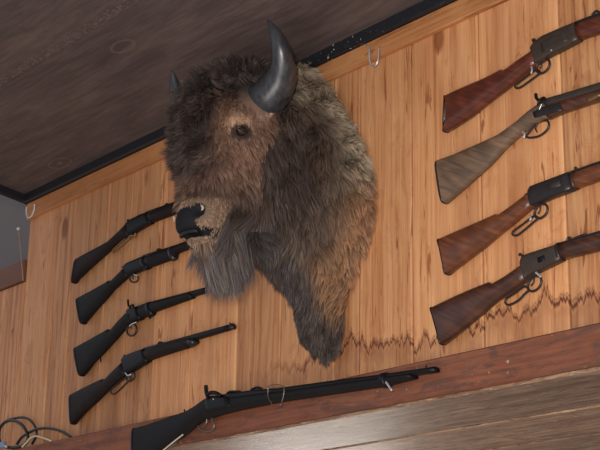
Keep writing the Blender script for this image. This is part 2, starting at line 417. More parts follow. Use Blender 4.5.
gun('percussion_long_gun', 'worn grey-brown percussion long gun with swirled-grain stock and small upright hammer', 'rifle', YG, [
 ('stock', 'loft', S_grey, [((437.8,161.7),(444,204),.019),((440,160),(447,202.5)),((455,154.5),(467,186)),((483,142),(490,166)),((500,134.5),(506,148)),((518.3,121.5),(522,133.5)),((530,111),(536,123.5)),((538,105),(547,119.5)),((545,102.5),(556,116))], {'th':.018}),
 ('butt_plate', 'loft', M_gun, [((436.9,162),(443.2,204.4),.0195),((438.4,161.3),(444.8,203.6),.0195)], {}),
 ('forearm', 'loft', S_dk, [((546,104),(550,119.5)),((561,101),(563,113.5)),((600,89.5),(602,100.8)),((650,73),(652,83)),((700,57),(702,65))], {'th':.016}),
 ('barrel', 'loft', M_patina, [((543,100),(545,109)),((572,91.5),(574,101)),((600,83),(602,92)),((700,52),(702,59)),((780,27),(782,33))], {'th':.0125,'e':3}),
 ('lock_plate', 'loft', M_gun, [((533,112),(535,118)),((543,106.5),(546,115)),((560,103),(562,110.5))], {'th':.003,'dy':-.0165,'e':3}),
 ('hammer', 'tube', M_gunblk, [[(539.3,111.5),(538.6,104),(540.5,99.5),(544,98),(545.2,100.6)],[(539.3,101),(536.4,98),(535.7,93.6)]], {'r':.0042,'dy':-.012}),
 ('nipple', 'tube', M_chrome, [(541.8,104),(539.2,110)], {'r':.002,'dy':-.018}),
 ('trigger_guard', 'tube', M_gun, [(547,120.5),(548.8,125.5),(546,131),(539,136),(531,137.6),(526.2,136.5),(529.5,131.5),(533.5,126.5),(538.5,121.5)], {'closed':True,'r':.003}),
 ('trigger', 'tube', M_gun, [(537.5,123),(535.5,128),(537,132)], {'r':.002}),
 ('inlay', 'loft', M_brass, [((586.5,99),(588,102)),((592,95.5),(594,99.5)),((599.5,92.5),(600.5,95.5))], {'th':.002,'dy':-.0155}),
 ('hanging_wire', 'tube', M_chrome, [(522.5,131.5),(524.5,134),(523.8,138)], {'r':.003,'dy':-.01}),
])
gun('lever_action_rifle', 'warm brown lever-action carbine hanging directly below the grey-stocked percussion gun', 'rifle', YG, [
 ('stock', 'loft', S_red2, [((439,240),(446.7,275.3),.018),((446,236.5),(452,271.5)),((460,230),(467,261)),((478,222),(485,248)),((496.5,214),(499,235.5)),((500,214.3),(503,232.5)),((514,204.5),(517,221)),((530,192.3),(534,207))], {'th':.017,'curve':.007}),
 ('butt_plate', 'loft', M_gun, [((438.2,239.8),(445.8,275.8),.0185),((439.7,239.2),(447.3,275),.0185)], {'curve':.007}),
 ('receiver', 'loft', M_gun, [((530.5,190.5),(533,206.5)),((532.5,186.5),(537,204.5)),((550,180),(553,198)),((570,172.5),(573.5,190.5))], {'th':.0145,'e':5}),
 ('loading_gate', 'loft', M_patina, [((547,185),(548,190)),((560,180.5),(561,185.5))], {'th':.002,'dy':-.0145,'e':3}),
 ('forearm', 'loft', S_red2, [((572,173.5),(574,190)),((600,164),(602,180)),((640,150.5),(642,164)),((670,140.5),(672,153))], {'th':.0165}),
 ('barrel', 'loft', M_gun, [((570,171.5),(572,179)),((600,161.5),(602,168.5)),((700,126),(702,132)),((765,103),(767,109))], {'th':.0095}),
 ('magazine_tube', 'loft', M_gun, [((665,146),(667,152)),((755,114),(757,119))], {'th':.008}),
 ('barrel_band', 'loft', M_gun, [((572.5,171),(575,190.5)),((575,170),(577.5,189.5))], {'th':.0175}),
 ('trigger_guard', 'tube', M_gun, ell(541,211,5.6,8,36), {'closed':True,'r':.0032}),
 ('lever', 'tube', M_gun, [(534.5,216),(531,218),(521,225.5),(513.5,231),(512.8,234.6),(517.5,235),(526,228.5),(533,222.5),(538,218)], {'closed':True,'r':.003}),
 ('trigger', 'tube', M_gun, [(540.5,206),(540,210.5),(538,213.5)], {'r':.002}),
 ('hammer', 'tube', M_gun, [(531.5,196),(528.5,193.5),(525,195.5)], {'r':.0035}),
 ('rear_sight', 'tube', M_gun, [[(575,170),(575.3,167.5),(577,168.8)],[(578,169.5),(592,164.5),(601,161.5)]], {'r':.0028}),
 ('hanging_wire', 'tube', M_chrome, [(529.5,215.5),(531,219),(529.8,220)], {'r':.003,'dy':-.01}),
])
gun('lever_action_rifle', 'dark walnut lever-action carbine hanging lowest, just above the jagged reddish stain', 'rifle', YG, [
 ('stock', 'loft', S_dk, [((431.7,308.3),(441.7,345.2),.018),((440,304),(449,340.5)),((456,296),(464,329.5)),((474,288),(482,315)),((489.5,282),(495,303.5)),((493.5,283.5),(499,300.5)),((507,275.5),(512,292)),((523.5,264),(528,280))], {'th':.017,'curve':.008}),
 ('butt_plate', 'loft', M_gun, [((430.9,308.2),(440.9,345.8),.0185),((432.4,307.4),(442.4,344.8),.0185)], {'curve':.008}),
 ('receiver', 'loft', M_patina, [((522.5,261.5),(527,280)),((524.5,255.8),(530.5,276)),((542,250),(547,268.3)),((559.5,244.5),(563,260.5))], {'th':.0145,'e':5}),
 ('loading_gate', 'loft', M_gunblk, [((537.5,257.5),(538.5,263)),((544,255),(545,260.5))], {'th':.002,'dy':-.0145,'e':3}),
 ('forearm', 'loft', S_dk, [((560,244.5),(563,260)),((600,233.5),(602,250.5)),((650,216.5),(652,232)),((676,208),(678,222))], {'th':.0165}),
 ('barrel', 'loft', M_gun, [((560,242.5),(562,249)),((600,230.8),(602,237.5)),((700,199),(702,205)),((765,178),(767,184))], {'th':.0095}),
 ('magazine_tube', 'loft', M_gun, [((670,214),(672,220)),((755,188),(757,193))], {'th':.008}),
 ('barrel_band', 'loft', M_gun, [((557.5,243.2),(561.5,261.8)),((560,242.2),(563.5,261))], {'th':.0175}),
 ('trigger_guard', 'tube', M_gun, ell(534.5,283.5,5.8,8.6,36), {'closed':True,'r':.0032}),
 ('lever', 'tube', M_gun, [(527,287.5),(523.5,286.5),(514.5,293),(506.5,298.5),(505.5,303),(509.5,304.8),(518,300.5),(524.5,294),(528.5,290)], {'closed':True,'r':.003}),
 ('trigger', 'tube', M_gun, [(534,278),(533.5,282.5),(531,285.5)], {'r':.002}),
 ('hammer', 'tube', M_gun, [(526.5,262),(523.5,257),(520,254),(519.8,255.6)], {'r':.0035}),
 ('rear_sight', 'tube', M_gun, [[(567,240.8),(568.5,237.5),(572,239)],[(572,239.5),(579,236.5),(586,234.2)]], {'r':.0032}),
 ('hanging_wire', 'tube', M_chrome, [(536,272.5),(538.5,274.5),(541,276.8)], {'r':.0035,'dy':-.01}),
 ('sling_stud', 'tube', M_gun, [(468,325),(469,328.5)], {'r':.002}),
])
# group on the far side of the bison ---------------------------------
gun('lever_action_rifle', 'dark brown lever-action rifle, highest of the four dark guns, barrel passing behind the bison nose', 'rifle', YG, [
 ('stock', 'loft', S_blkbr, [((75.9,259.5),(71.7,283.8),.018),((79,257.5),(75,281)),((90,252),(87,271)),((100,246.5),(99,260.5)),((110,241),(109,251.5)),((120,232),(119,242.5)),((128.5,222.5),(130,236))], {'th':.017}),
 ('butt_plate', 'loft', M_gunblk, [((75.2,259.5),(71.1,284.2),.0185),((76.3,259),(72.2,283.2),.0185)], {}),
 ('receiver', 'loft', M_gunblk, [((127.5,223.5),(130,236)),((131,220),(134.5,233.5)),((142,214.5),(145,227.2)),((149,212.3),(152,223.5))], {'th':.0145,'e':4}),
 ('forearm', 'loft', S_blkbr, [((149,212.5),(152,222.8)),((162,208),(164,218.5)),((180,201.5),(182,211.5)),((200,194.5),(202,203))], {'th':.016}),
 ('barrel', 'loft', M_gunblk, [((147,211.5),(149,217)),((180,200),(181,205.5)),((215,187.5),(216,192)),((240,178.5),(241,183))], {'th':.010}),
 ('lever', 'tube', M_brass, [(113.5,252.5),(118,249),(124,244),(129,239.5),(134.5,235.5),(135,232.5),(130.5,234),(124.5,239),(117.5,245.5),(113,250)], {'closed':True,'r':.0028}),
 ('lever_link', 'tube', M_brass, [(128,239.5),(131,235.5),(135.5,235.8)], {'r':.005}),
 ('trigger', 'tube', M_gunblk, [(131,235),(130,238)], {'r':.002}),
 ('hammer', 'tube', M_gunblk, [(129.5,224),(127.5,220.5),(128.5,220)], {'r':.0035}),
 ('rear_sight', 'tube', M_gunblk, [(165,205.5),(166.5,203.8),(169,204.5)], {'r':.003}),
])
gun('percussion_carbine', 'black carbine with humped frame and round trigger guard, second down of the four dark guns', 'rifle', YG, [
 ('stock', 'loft', S_blk, [((76.3,298.8),(80.8,324.5),.018),((80,296.8),(84,322)),((92,291),(96,310)),((104,284),(107,298.5)),((110,280.6),(113,290.5)),((111.5,282),(114,289.5)),((119,274.5),(122,282.5)),((126.5,266.5),(129,276.5))], {'th':.017}),
 ('butt_plate', 'loft', M_gunblk, [((75.7,299),(80.2,325),.0185),((76.9,298.4),(81.4,324.2),.0185)], {}),
 ('receiver', 'loft', M_gunblk, [((125,266.5),(128,276)),((128.5,263),(131.5,275)),((141,257.8),(144,270.2)),((146,256),(149,268.5))], {'th':.016,'e':3.5}),
 ('forearm', 'loft', S_blk, [((146,256.5),(149,268)),((158,251.5),(161,264)),((172,247.5),(174,259)),((176,246.5),(177.5,253.5)),((195,239.5),(196,246.5)),((212,233.5),(213,239.5))], {'th':.016}),
 ('barrel', 'loft', M_gunblk, [((144,255),(146,261)),((176,245),(177,250)),((220,229),(221,233.5)),((236,223.5),(237,228))], {'th':.009}),
 ('barrel_band', 'loft', M_gun, [((142.5,256.5),(145.5,270.5)),((144,256),(147,270)),], {'th':.0172}),
 ('front_band', 'loft', M_gun, [((170.5,247),(173,261.3)),((173,246.2),(175.5,259.8)),], {'th':.0172}),
 ('trigger_guard', 'tube', M_gun, ell(134,278.3,4.3,4.0,0), {'closed':True,'r':.003}),
 ('trigger', 'tube', M_gunblk, [(133,274),(133,279)], {'r':.002}),
 ('hammer', 'tube', M_gunblk, [(128.5,266),(125.5,268),(122.5,267)], {'r':.004}),
 ('rear_sight', 'tube', M_gunblk, [(157,250.8),(158,249),(161,249.5)], {'r':.003}),
 ('hanging_wire', 'tube', M_chrome, [(134,274.5),(137.2,275.5)], {'r':.003,'dy':-.01}),
])
gun('percussion_carbine', 'black carbine with tall upright hammer and ring guard, third of the four dark guns', 'rifle', YG, [
 ('stock', 'loft', S_blk, [((74,348.3),(79.3,376.5),.018),((79,345.5),(84,373)),((90,340),(94,362.5)),((100,334),(104,353)),((108.8,329.2),(112,344)),((111.5,330.5),(115,340.5)),((118,322.5),(121,333.5)),((127,313),(130,325)),((131,310),(134,322.8))], {'th':.017}),
 ('butt_plate', 'loft', M_gunblk, [((73.4,348.4),(78.7,377),.0185),((74.7,347.8),(80,376),.0185)], {}),
 ('receiver', 'loft', M_gunblk, [((129,309.5),(131.5,324)),((131.7,308.3),(135,322.2)),((139,306.5),(142,319.3))], {'th':.016,'e':3.5}),
 ('forearm', 'loft', S_blk, [((139,306.8),(142,318.8)),((147,304.5),(149,316)),((151,302.5),(153,313)),((166,298.5),(168,307.5)),((186,293.5),(187.5,300.5)),((192,292),(193,298.5))], {'th':.015}),
 ('barrel', 'loft', M_gunblk, [((138,305.8),(139.5,312)),((152,301.5),(154,307.5)),((187,292.3),(188,298.5)),((212,285.8),(213,291.5))], {'th':.010}),
 ('barrel_band', 'loft', M_gunblk, [((147.5,302.5),(150.5,317.3)),((151,301.5),(153.5,315.5))], {'th':.0172}),
 ('ramrod_knob', 'tube', M_gunblk, [(149.5,314),(150,318.2)], {'r':.005}),
 ('trigger_guard', 'tube', M_gun, ell(131.8,329.8,4.9,6.0,15), {'closed':True,'r':.0036}),
 ('trigger', 'tube', M_gunblk, [(131,323.5),(131,329)], {'r':.002}),
 ('hammer', 'tube', M_gunblk, [[(131.5,313),(130,308),(128.3,304.5),(127.9,299.8)],[(129.5,307),(132.8,305),(133.5,308)]], {'r':.004}),
 ('hanging_wire', 'tube', M_chrome, [(129.5,326.2),(132.5,323.8),(136.3,322.3)], {'r':.0028,'dy':-.01}),
 ('sling_swivel', 'tube', M_gunblk, [(100.3,357),(100.8,362)], {'r':.0028}),
])
gun('lever_action_rifle', 'black-brown lever-action rifle, lowest of the four dark guns, its whole barrel in view', 'rifle', YG, [
 ('stock', 'loft', S_blkbr, [((70,395),(71,424.8),.018),((74,393),(75.5,421)),((84,388),(86,411.5)),((94,383),(97,402)),((103,379),(106,393)),((105.5,379.8),(108.5,390.8)),((114,371),(117,382.5)),((124,361.2),(127,375))], {'th':.017}),
 ('butt_plate', 'loft', M_gunblk, [((69.4,395.2),(70.4,425.3),.0185),((70.6,394.6),(71.6,424.3),.0185)], {}),
 ('receiver', 'loft', M_gunblk, [((123.5,359),(127,375.5)),((125.5,356),(130,373)),((136,352),(139.5,367.8)),((146,348.5),(149,361.8))], {'th':.0145,'e':4.5}),
 ('forearm', 'loft', S_blkbr, [((146,349),(149,361)),((160,344.8),(162,356.5)),((176,340.5),(178,351.3)),((187,338),(188.5,348.2)),((193,337.5),(194.5,344.8))], {'th':.0155}),
 ('barrel', 'loft', M_gunblk, [((145,347.7),(146.5,353.8)),((187,336.3),(188,342.5)),((210,330),(211,336)),((232,324),(233,329.3))], {'th':.010,'e':2.6}),
 ('fore_end_cap', 'loft', M_gun, [((190,338.5),(191.5,347.5)),((195,338),(196,344.2))], {'th':.0165}),
 ('muzzle_ring', 'loft', M_gun, [((231,323.7),(232,329.8)),((233.3,323.2),(234.3,329.2))], {'th':.0108}),
 ('front_sight', 'tube', M_gunblk, [(229.5,324.5),(230.2,322.3)], {'r':.002}),
 ('lever', 'tube', M_gun, [(129.5,376.5),(124.5,378.5),(117.5,384),(111.5,389),(111.3,393),(115,393.7),(121,388.5),(127,382.5),(131,378.5)], {'closed':True,'r':.003}),
 ('trigger_guard', 'tube', M_gun, ell(130.5,376.5,3.8,5,36), {'closed':True,'r':.003}),
 ('hanging_wire', 'tube', M_chrome, [(125.3,372.5),(128,375.5),(131.2,374.2)], {'r':.0032,'dy':-.01}),
 ('trigger', 'tube', M_gunblk, [(130,372),(129,376)], {'r':.002}),
 ('hammer', 'tube', M_gunblk, [(127,360),(124.5,356.5),(124.7,354.8)], {'r':.0035}),
 ('rear_sight', 'tube', M_gunblk, [(158,344.5),(159.5,342.2),(163,342.8)], {'r':.003}),
])
YB = -.074
gun('percussion_musket', 'very long black percussion musket wired along the face of the reddish-brown beam', 'rifle', YB, [
 ('stock', 'loft', S_blk, [((133.5,428.8),(134,470),.021),((145,425.5),(146,463)),((165,419),(167,449)),((186,411.5),(187,434)),((196,406),(198,424.5)),((204,400),(206,419.5)),((212,395.5),(215,417.5)),((224,396),(227,413.8)),((240,395.5),(242,410)),((268,392),(270,404.3)),((280,391),(281,402)),((330,384),(331,394.7)),((382,377),(383,387)),((404,374.5),(405,381.5)),((413,374),(413.7,379))], {'th':.019}),
 ('butt_plate', 'loft', M_gunblk, [((132.8,428.5),(133.3,471),.0218),((134.4,428.2),(134.9,470),.0218)], {}),
 ('lock_plate', 'loft', M_gunblk, [((205,401),(207,411)),((213,397),(216,410)),((228,397.5),(230,406.5))], {'th':.004,'dy':-.018,'e':3}),
 ('barrel', 'loft', M_gunblk, [((221,394.5),(223,403)),((254,389.8),(255,398)),((280,387.8),(281,396)),((330,381),(331,388.5)),((385,374),(386,380.5)),((412,370),(413,376)),((436,366.5),(437,372.3))], {'th':.0125,'e':2.4}),
 ('hammer', 'tube', M_gunblk, [[(209.5,403),(208,397.5),(206.3,392),(205.9,385.5)],[(207,394.5),(212,392.5),(217,393.5),(220.5,395.8)]], {'r':.0065,'dy':-.016}),
 ('lock_screw', 'tube', M_chrome, [(213.2,399.3),(213.9,399.1)], {'r':.0025,'dy':-.022}),
 ('breech_block', 'tube', M_gunblk, [(227,394.5),(229.5,391.8),(240,391.5)], {'r':.0038}),
 ('rear_sight', 'tube', M_gunblk, [(251,390),(255,388),(259,387.6),(262,389)], {'r':.0038}),
 ('trigger_guard', 'tube', M_wire, [(198,425.5),(201,429.8),(207,431.5),(212.5,430),(214.2,424),(211.5,417)], {'r':.003}),
 ('trigger', 'tube', M_wire, [(207,419),(206,424),(203.5,427)], {'r':.0028}),
 ('barrel_band', 'loft', M_gunblk, [((383.5,372.8),(384.5,387.8)),((387.5,372.3),(388.5,387.3))], {'th':.0205}),
 ('sling_swivel', 'tube', M_chrome, [(386,382),(388.5,385.5),(392,390.5)], {'r':.0035,'dy':-.02}),
 ('comb_screw', 'tube', M_gunblk, [(184.5,412.5),(184.4,409.3)], {'r':.0025}),
 ('front_sight', 'tube', M_gunblk, [(425.5,368.5),(426.2,364.8)], {'r':.002}),
 ('hanging_wire', 'tube', M_wire, [[(267.5,389.5),(268.5,386.2),(274,384.6),(281,385.2),(284,388),(283.5,396),(281.5,402.5)],[(268.5,387.5),(268,396),(271,402),(272.5,405)],[(281.5,403),(280,406.5)],[(281.8,403),(284.3,406.8)]], {'r':.0016,'dy':-.021}),
])

# ------------------------------------------------------------------ hooks, cords and cables
def tubething(name, label, cat, paths, mat, r, group=None, extra=None):
    g = Geo()
    for p in paths: g.tube(cr(p, 6), r)
    o = g.obj(name, mat); o['label'] = label; o['category'] = cat
    if group: o['group'] = group
    return o
tubething('ceiling_hook', 'bright wire J-shaped hook hanging from the black trim above the planks', 'hook',
 [[wp(366.5,45,-.036),wp(369,49,-.036),wp(369.5,60,-.033),wp(372,65.5,-.028),wp(376,65,-.026),wp(378,59,-.026),wp(378.8,47,-.026)]], M_chrome, .0028)
tubething('ceiling_hook', 'clear pale hook in the corner where the plank wall ends', 'hook',
 [[wp(34.5,204,-.036),wp(34,210,-.034),wp(31.5,216,-.032),wp(28,217.5,-.03),wp(26.3,213,-.028),wp(26.5,207,-.028)]], M_white, .003)
t = tubething('light_cord', 'thin pale cord hanging from a nub beside the grey recess down to the sill board', 'cord',
 [[wp(18.5,229,-.014),wp(20.2,245,-.014),wp(21.8,263,-.014),wp(23.2,280.5,-.014)]], plain('pale_cord', lin(150,128,112), .5), .0026)
g = Geo(); g.ball(wp(18.3,229,-.014), .0075); g.obj('knob', M_white, t)
ZL = ZB+.005
def ledge(px, py, Y=-.03): return wp(px, py, Y)
tubething('cable_coil', 'looped black cable coil standing on the beam ledge, farther and thinner strand', 'cable',
 [[ledge(-6,437),ledge(0,428),ledge(5,421.5),ledge(14,418.3),ledge(24,417.5),ledge(31,421),ledge(35.5,428),ledge(36.5,435),ledge(32,444)]], M_cable, .0048)
tubething('cable_coil', 'thick black cable looped into a ring on the beam ledge', 'cable',
 [[ledge(-1,438,-.042),ledge(0,428,-.042),ledge(6,421.5,-.042),ledge(14,420.5,-.042),ledge(22,425,-.042),ledge(27,433,-.042),ledge(27.5,440,-.042),ledge(22,446,-.042),ledge(10,447.5,-.042),ledge(1.5,445,-.042),ledge(-1,438,-.042)]], M_cable, .0062)
tubething('power_cable', 'black cable arching low over the beam ledge to its end beside the dark stock', 'cable',
 [[ledge(17,444,-.036),ledge(21,438,-.036),ledge(28,433,-.036),ledge(38,428.8,-.036),ledge(50,428.2,-.036),ledge(62,431.5,-.036),ledge(71.5,437.5,-.036)]], M_cable, .0052)
tubething('thin_cord', 'thin cream cord bent on the beam ledge under the black cable', 'cord',
 [[ledge(22,447,-.047),ledge(26,443,-.047),ledge(30,438.5,-.047),ledge(35.5,436.2,-.047),ledge(43,438,-.047),ledge(51,440.8,-.047)]], M_cream, .0036)
c0 = ledge(2, 445, -.055)
t = thing('cable_plug', 'small blue-grey cable plug among the cables on the beam ledge', 'plug', tuple(c0))
g = Geo(); g.bevbox(c0[0]-.022, c0[0]+.02, c0[1]-.009, c0[1]+.009, c0[2]-.012, c0[2]+.012, .003); g.obj('plug_body', M_blue, t)
g = Geo(); g.tube([c0+np.array([.0195,0,-.004]), c0+np.array([.04,0,-.012])], .004); g.obj('plug_tip', M_white, t)
tubething('string', 'pale string hanging under the musket stock across the beam', 'cord',
 [[wp(183,434.5,YB-.024),wp(174,441.5,YB-.024),wp(166,448,YB-.024),wp(156,456,YB-.024)]], M_cream, .0024)
for k, (px, py) in enumerate([(559,360),(479,343)]):
    pass

# ------------------------------------------------------------------ the mounted bison head
XC = -3.37
def W(u, p, z): return np.array([XC+u, -p, z])
TAB = np.array([ # z, half width, forward reach, centre at the wall
 [.925,.02,.015,.13],[.94,.055,.03,.135],[.98,.075,.04,.135],[1.04,.086,.05,.135],[1.12,.112,.075,.135],[1.20,.175,.11,.125],[1.30,.25,.17,.09],[1.40,.27,.25,.06],[1.50,.26,.29,.03],[1.60,.215,.30,.005],[1.70,.165,.26,0],[1.78,.105,.17,0],[1.82,.06,.10,0],[1.855,.015,.03,0]])
def ucen(P): return np.interp(P[...,2], TAB[:,0], TAB[:,3])*(1-np.clip(P[...,1]/.30, 0, 1)**1.2)
def sd_ell(P, c, r):
    q = (P-np.array(c))/np.array(r); k = np.linalg.norm(q, axis=-1); k2 = np.linalg.norm(q/np.array(r), axis=-1)+1e-9
    return k*(k-1)/k2
def sd_cone(P, a, b, ra, rb, sx=1.0):
    a = np.array(a); b = np.array(b); q = (P-a)*np.array([1/sx,1,1]); d = (b-a)
    t = np.clip((q@d)/(d@d), 0, 1); return np.linalg.norm(q-t[...,None]*d, axis=-1)-(ra+(rb-ra)*t)
def smin(a, b, k):
    h = np.clip(.5+.5*(b-a)/k, 0, 1); return b*(1-h)+a*h-k*h*(1-h)
def neck_sdf(P):
    z = P[...,2]; w = np.interp(z, TAB[:,0], TAB[:,1]); f = np.interp(z, TAB[:,0], TAB[:,2])
    u = np.abs(P[...,0]-ucen(P))/w; p = np.maximum(P[...,1], 0)/f
    r = (u**2.3+p**2.3)**(1/2.3)
    d = (r-1)*np.minimum(w, f)*.8
    d = np.maximum(d, .92-z); d = np.maximum(d, z-1.86)
    return d
def head_sdf(P):
    d = sd_ell(P, (0,.27,1.59), (.15,.15,.165))
    d = smin(d, sd_cone(P, (0,.295,1.56), (0,.365,1.31), .125, .073), .05)
    d = smin(d, sd_ell(P, (0,.378,1.262), (.078,.080,.064)), .03)
    d = smin(d, sd_cone(P, (0,.20,1.42), (0,.34,1.215), .105, .038), .05)
    for s in (-1, 1):
        d = smin(d, sd_ell(P, (s*.112,.335,1.565), (.035,.04,.03)), .03)      # brow
        d = smin(d, sd_cone(P, (s*.11,.27,1.63), (s*.165,.275,1.65), .055, .045), .03)   # horn boss
        d = -smin(-d, sd_ell(P, (s*.056,.432,1.284), (.014,.022,.018)), .012)     # nostril
        d = -smin(-d, sd_ell(P, (s*.142,.345,1.527), (.014,.020,.012)), .012)    # eye socket
    # mouth line
    d = -smin(-d, sd_ell(P, (0,.42,1.222), (.07,.04,.006)), .01)
    return d
def body_sdf(P):
    d = smin(neck_sdf(P), head_sdf(P), .07)
    return np.maximum(d, .002-P[...,1])
def surface_nets(fn, lo, hi, h):
    ns = [int((b-a)/h)+1 for a, b in zip(lo, hi)]
    g = np.stack(np.meshgrid(*[lo[i]+h*np.arange(ns[i]) for i in range(3)], indexing='ij'), -1)
    F = fn(g); ins = F < 0
    nx, ny, nz = F.shape
    c = ins[:-1,:-1,:-1].astype(int)*0
    for i in (0,1):
        for j in (0,1):
            for k in (0,1): c = c+ins[i:nx-1+i, j:ny-1+j, k:nz-1+k]
    act = (c > 0) & (c < 8); idx = -np.ones(act.shape, int); idx[act] = np.arange(act.sum())
    cells = np.argwhere(act); acc = np.zeros((len(cells), 3)); cnt = np.zeros(len(cells))
    for a in [(i,j,k) for i in (0,1) for j in (0,1) for k in (0,1)]:
        for ax in range(3):
            if a[ax]: continue
            b = list(a); b[ax] = 1; A = cells+np.array(a); B = cells+np.array(b)
            fa = F[tuple(A.T)]; fb = F[tuple(B.T)]; m = (fa < 0) != (fb < 0)
            t = fa/(fa-fb+1e-12); p = A+(B-A)*t[:,None]; acc[m] += p[m]; cnt[m] += 1
    V = acc/cnt[:,None]*h+np.array(lo)
    faces = []
    for ax in range(3):
        s0 = [slice(1, -1)]*3; A = F
        sl = [slice(1, n-1) for n in F.shape]; sl[ax] = slice(0, F.shape[ax]-1)
        sl2 = list(sl); sl2[ax] = slice(1, F.shape[ax])
        a = F[tuple(sl)] < 0; b = F[tuple(sl2)] < 0; e = np.argwhere(a != b)
        e2 = e.copy()
        for q in range(3):
            if q != ax: e2[:, q] += 1
        o1, o2 = [q for q in range(3) if q != ax]
        def cell(d1, d2):
            w = e2.copy(); w[:, o1] -= d1; w[:, o2] -= d2; return idx[tuple(w.T)]
        q = np.stack([cell(1,1), cell(0,1), cell(0,0), cell(1,0)], 1)
        fl = a[tuple(e.T)]
        if ax == 1: fl = ~fl
        q[~fl] = q[~fl][:, ::-1]; faces.append(q)
    Fc = np.concatenate(faces); Fc = Fc[(Fc >= 0).all(1)]
    return V, Fc
V, FA = surface_nets(body_sdf, (-.44,-.03,.84), (.44,.52,1.92), .009)
def grad(P, h=.004):
    return np.stack([body_sdf(P+np.eye(3)[i]*h)-body_sdf(P-np.eye(3)[i]*h) for i in range(3)], -1)

def L3(r, g, b): return np.array(lin(r, g, b)[:3])
SM = lambda x, a, b: np.clip((x-a)/(b-a), 0, 1)**2*(3-2*np.clip((x-a)/(b-a), 0, 1))
def fields(P):
    """per surface point: colour, hair length, lift (0 flat..1 upright), curl, density, region id"""
    u, p, z = P.T; au = np.abs(u); N = len(P)
    head = head_sdf(P) < neck_sdf(P)+.012
    col = np.zeros((N,3)); ln = np.zeros(N); lift = np.zeros(N); curl = np.zeros(N); dens = np.ones(N); reg = np.zeros(N, int)
    def blend(m, c, l, li, cu, de=1.0):
        m = np.clip(m, 0, 1)
        nonlocal ln, lift, curl, dens, col
        col = col*(1-m[:,None])+np.asarray(c)*m[:,None]; ln = ln*(1-m)+l*m; lift = lift*(1-m)+li*m; curl = curl*(1-m)+cu*m; dens = dens*(1-m)+de*m
    one = np.ones(N)
    # neck cape
    nu = u-ucen(P); an = np.abs(nu)
    blend(one, L3(160,147,128), .048, .42, 1.1)
    blend(SM(z, 1.46, 1.32)*SM(nu, -.02, .06), L3(160,126,98), .034, .22, .3, 1.0)                 # tan short lower flank
    blend(SM(p, .05, .13)*SM(z,1.74,1.6), L3(104,88,77), .070, .35, .6)                                    # front of neck browner
    blend(SM(p, .12, .20)*SM(z, 1.7, 1.5), L3(80,67,61), .095, .3, .5)
    blend(SM(nu, .075, .03)*SM(z, 1.45, 1.34), L3(80,70,67), .085, .20, .45, 2.0)                       # dark chest mane
    blend(SM(z, 1.05, .99), L3(80,70,66), .06, .2, .5, 1.8)
    reg[:] = 0; reg[(nu < .03) & (z < 1.36)] = 1; reg[(nu >= .03) & (z < 1.34)] = 2
    hm = head.astype(float)
    blend(hm, L3(98,81,73), .062, .3, .7, 1.2)                                                       # cheek
    blend(hm*SM(z, 1.34, 1.42)*SM(z, 1.68, 1.62)*SM(p, .22, .28), L3(134,106,91), .034, .30, .6, 1.4)      # face
    blend(hm*SM(z, 1.38, 1.47)*SM(p, .25, .31)*SM(au,.05,.09)*SM(z,1.64,1.56), L3(146,116,99), .022, .25, .5, 1.5)
    ed = np.sqrt((au-.13)**2+(p-.352)**2+((z-1.552)*1.2)**2)
    blend(hm*SM(ed, .055, .02)*.7, L3(176,146,120), .012, .2, .1, 1.6)
    e2 = np.sqrt((au-.13)**2+((p-.343)*.8)**2+((z-1.525)*1.3)**2)
    blend(hm*SM(e2, .036, .024), L3(72,56,50), .008, .2, .1, 1.6)
    ear = hm*SM(p, .245, .21)*SM(z, 1.40, 1.5)*SM(z, 1.68, 1.64)
    blend(ear, L3(48,44,47), .060, .3, .5, 1.3)
    blend(hm*SM(z, 1.38, 1.44)*SM(au, .095, .055)*SM(p, .3, .36), L3(84,71,67), .060, .45, 1.0, 1.5)      # nose bridge mop
    blend(hm*np.maximum(SM(z, 1.60, 1.68), SM(au,.085,.05)*SM(z,1.44,1.52)*SM(p,.3,.36)), L3(76,66,63), .075, .6, 1.1, 1.8)     # forehead mop
    hb = np.sqrt((au-.14)**2+(p-.29)**2+(z-1.635)**2)
    ln = ln*(.35+.65*SM(hb, .04, .12))
    blend(hm*SM(z, 1.34, 1.28)*SM(p, .345, .315), L3(104,93,90), .10, .2, .35, 1.8)                  # beard and jaw
    blend(SM(z, 1.34, 1.28)*SM(p, .13, .19)*SM(p, .37, .34)*SM(au,.14,.09), L3(98,90,88), .15, .10, .35, 2.4)
    blend(hm*SM(z, 1.36, 1.325)*SM(p, .325, .35)*SM(z,1.19,1.2), L3(152,127,106), .009, .15, .1, 1.6)                # muzzle
    blend(hm*SM(z, 1.20, 1.185)*SM(p, .385, .365), L3(108,99,96), .115, .12, .3, 2.6)
    reg[head] = 3; reg[head & ((z > 1.60) | ((au < .075) & (p > .33) & (z > 1.38)))] = 4
    reg[head & (z < 1.30) & (p < .345)] = 5
    nose = head & (((p > .432) & (z > 1.246+.25*np.abs(u)) & (z < 1.300)) | (np.sqrt((au-.056)**2+(p-.437)**2+(z-1.284)**2) < .027) | ((au < .05) & (p > .425) & (z > 1.228) & (z < 1.26)) | ((p > .385) & (np.abs(z-1.222) < .009)))
    dens = np.where(nose, 0, dens)
    dens = np.where(head & (np.sqrt((au-.137)**2+(p-.348)**2+(z-1.527)**2) < .019), 0, dens)
    dens = np.where(p < .006, 0, dens)
    return col, ln, lift, curl, dens, reg, nose
col, ln_, _, _, _, _, nose_ = fields(V)
bison = thing('mounted_bison_head', 'huge shaggy brown bison head and shoulders mounted on the plank wall', 'mounted animal head', (XC, 0, 1.35))
wv = V.copy(); wv = np.stack([XC+V[:,0], -V[:,1], V[:,2]], 1)
me = bpy.data.meshes.new('hide'); me.from_pydata(wv.tolist(), [], FA[:, ::-1].tolist())
